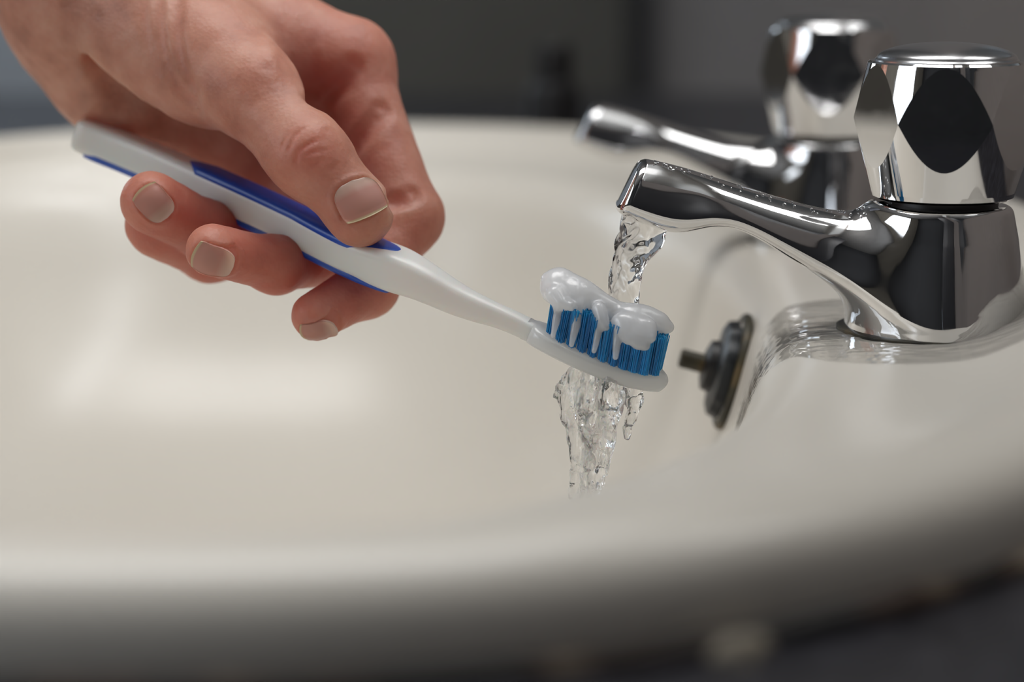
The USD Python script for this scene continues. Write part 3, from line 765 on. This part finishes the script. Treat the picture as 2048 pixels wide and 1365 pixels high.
def dense(g):
    g = np.array(g, float); t = np.linspace(0, 1, len(g))
    return (CubicSpline(t, g) if len(g) > 2 else (lambda q: g[0] + (g[1] - g[0]) * q[:, None]))(np.linspace(0, 1, 10))
grooves = [(on_hand(dense(g)), dpt, wd) for g, dpt, wd in grooves]
# nails: centre pixel, depth of finger, way the nail faces, way to the tip, half length, half width
def nail_frame(c, D, facing, p0, p1, hl, hw, crv):
    n = camdir(*facing); a = at(*p1, D) - at(*p0, D); a = nrm(a - (a @ n) * n); l = np.cross(n, a)
    cc = hit(raw_hand, (at(*c, D) + n * .02)[None], -n[None])[0]
    return dict(c=cc, n=n, a=a, l=l, hl=hl, hw=hw, crv=crv)
nails = [nail_frame((719, 403), .636, (.20, .24, .94), (700, 362), (736, 440), .0055, .0067, 1),
         nail_frame((427, 519), .632, (-.16, -.55, .82), (470, 535), (402, 502), .0057, .0046, 1),
         nail_frame((311, 406), .645, (-.02, -.08, .99), (342, 432), (292, 373), .0053, .0043, 1),
         nail_frame((642, 648), .646, (-.20, -.80, .50), (690, 622), (612, 654), .0050, .0040, 1)]
def nail_uv(P, N):
    d = P - N['c']
    return d @ N['a'] / N['hl'], d @ N['l'] / N['hw'], d @ N['n']
def hand_f(P):
    f = raw_hand(P)
    for g, dpt, wd in grooves:
        near = np.where(np.abs(f) < .0045)[0]
        if not len(near): continue
        Q = P[near]; m = ((Q > g.min(0) - .005) & (Q < g.max(0) + .005)).all(1)
        if m.any():
            e = np.minimum(sphere(Q[m], g[0], 0), sphere(Q[m], g[-1], 0))
            f[near[m]] += dpt * np.exp(-(polyseg(Q[m], g) / wd) ** 2) * np.clip(e / .0035, .1, 1)
    for N in nails:
        u, v, w = nail_uv(P, N)
        rho = (np.abs(u) ** 3 + np.abs(v) ** 3) ** (1 / 3)
        on_ = np.abs(w) < .007
        ridge = np.where(u > .55, .2, 1.0)
        f = f + np.where(on_, .00045 * np.clip((1.06 - rho) / .12, 0, 1) - .00030 * ridge * np.exp(-((rho - 1.17) / .10) ** 2), 0)
    # knuckle wrinkles on the thumb
    K = T1[0] + camdir(.12, .15, 1) * .0095
    d = P - K; ax = nrm(T2[0] - T0[0]); la = nrm(np.cross(camdir(0, 0, 1), ax))
    u, v = d @ ax, d @ la
    rho = np.sqrt(u * u + (.6 * v) ** 2)
    wob = meshkit.noise(P * 260, 31)
    f = f - .00006 * np.cos(2 * np.pi * (rho / .0024 + 1.2 * wob)) * np.exp(-(rho / .0065) ** 2) * np.exp(-((d @ camdir(0, 0, 1)) / .008) ** 2)
    f = f - .0005 * np.exp(-(rho / .0055) ** 2) * np.exp(-((d @ camdir(0, 0, 1)) / .008) ** 2)
    near = np.where(np.abs(f) < .003)[0]
    Q = P[near]
    f[near] += .0010 * (meshkit.fbm(Q * 95, 3, 2) - .5) + .00016 * (meshkit.fbm(Q * np.array([420, 420, 240.]), 2, 6) - .5)
    return f
allj = np.array([j[0] for j in (A0, A1, W, H, TH1, TH2, T2, I0, I1, I3, M3, R3, P3, P0)])
hm, hn = implicit(hand_f, allj.min(0) - .04, allj.max(0) + .03, .00072, slack=1.3, normal_eps=.00035)
HV = np.array(hm.vertices)
def near_(c, r): return np.exp(-((HV - c) ** 2).sum(1) / r ** 2)
red = .75 * near_(T1[0] + camdir(0.1, 0, 1) * .009, .0075) + .5 * near_(T2[0] + camdir(-.5, -.6, .3) * .008, .010) + .6 * near_(M3[0], .013) + .6 * near_(R3[0], .013) + .55 * near_(I3[0], .014) + .4 * near_(I2[0], .015) + .25 * near_(I1[0], .02) + .5 * near_(M2[0], .02)  + .6 * near_(M0[0], .03) + .55 * near_(I0[0] + camdir(-.3, -.6, .6) * .02, .028) + .5 * near_(P2[0], .03) + .4 * near_(R2[0], .025)
red = np.clip(.75 * red * (.6 + .8 * meshkit.fbm(HV * 160, 3, 44)), 0, .9)
hand = thing('hand', "bare left hand gripping the toothbrush handle over the basin", 'hand', W[0])
hand_body = obj('skin', hm, skin, hand, normals=hn, primvars={'redness': red})
for N in nails:
    nu, nv = 40, 32
    U_, V_ = np.meshgrid(np.linspace(-1, 1.0, nu), np.linspace(-1, 1, nv), indexing='ij')
    # rounded root, nearly straight free edge
    sq = np.where(U_ < 0, (1 - np.abs(U_) ** 3.0) ** (1 / 3.0), 1 - .10 * U_ ** 4)
    sq = np.maximum(sq, .02)
    lead = U_ * N['hl'] + np.where(U_ > 0, -N['hl'] * .16 * V_ ** 2 * U_, 0)
    p = N['c'] + lead[..., None] * N['a'] + (V_ * sq * N['hw'] * .99)[..., None] * N['l'] + .012 * N['n']
    s = hit(raw_hand, p.reshape(-1, 3), np.broadcast_to(-N['n'], (nu * nv, 3)))
    h_off = (s - N['c']) @ N['n']
    h_off = np.clip(h_off, -.0022, .0008)
    h_off = gaussian_filter1d(gaussian_filter1d(h_off.reshape(nu, nv), 2, 0), 2, 1)
    base = p - .012 * N['n']
    topS = base + (h_off + .00005)[..., None] * N['n']
    topS = topS + (np.where(U_ > .7, (U_ - .7) / .3 * .0003, 0))[..., None] * N['n']
    botS = topS - .0006 * N['n']
    idx = np.arange(nu * nv).reshape(nu, nv)
    qd = np.stack([idx[:-1, :-1], idx[1:, :-1], idx[1:, 1:], idx[:-1, 1:]], -1).reshape(-1, 4)
    loop = np.concatenate([idx[0, :], idx[1:, -1], idx[-1, -2::-1], idx[-2:0:-1, 0]])
    l2 = np.roll(loop, -1); n0 = nu * nv
    qs = np.stack([loop, loop + n0, l2 + n0, l2], -1)
    Q4 = np.vstack([qd, qd[:, ::-1] + n0, qs])
    F3 = np.vstack([Q4[:, [0, 1, 2]], Q4[:, [0, 2, 3]]])
    nm = trimesh.Trimesh(np.vstack([topS.reshape(-1, 3), botS.reshape(-1, 3)]), F3, process=False)
    if nm.face_normals[: len(qd)].mean(0) @ N['n'] < 0: nm.invert()
    obj('fingernail', nm, nail_mat, hand, smooth=True, primvars={'along': np.concatenate([(U_.ravel() + 1) / 2] * 2)})
# sleeve at the far end of the forearm
sd = nrm(A0[0] - A1[0])
sx = nrm(np.cross(sd, [0, 1, 0])); sy = np.cross(sd, sx)
secs = []
a = np.arange(64) * 2 * np.pi / 64
s0 = A1[0] * .35 + A0[0] * .65
for dist, r in ((.012, .0345), (.0, .036), (-.003, .038), (.0, .0405), (.01, .041), (.025, .0395), (.03, .043), (.09, .047), (.2, .052), (.32, .056), (.33, .05), (.33, .001)):
    wr = 1 + .04 * (meshkit.noise(np.stack([np.cos(a) * 2, np.sin(a) * 2, np.full(64, dist * 40)], 1), 3) - .5)
    secs.append(s0 + sd * dist + (r * wr * np.cos(a))[:, None] * sx + (r * wr * np.sin(a))[:, None] * sy)
obj('sleeve', loft(secs), sleeve_mat, hand, smooth=40)
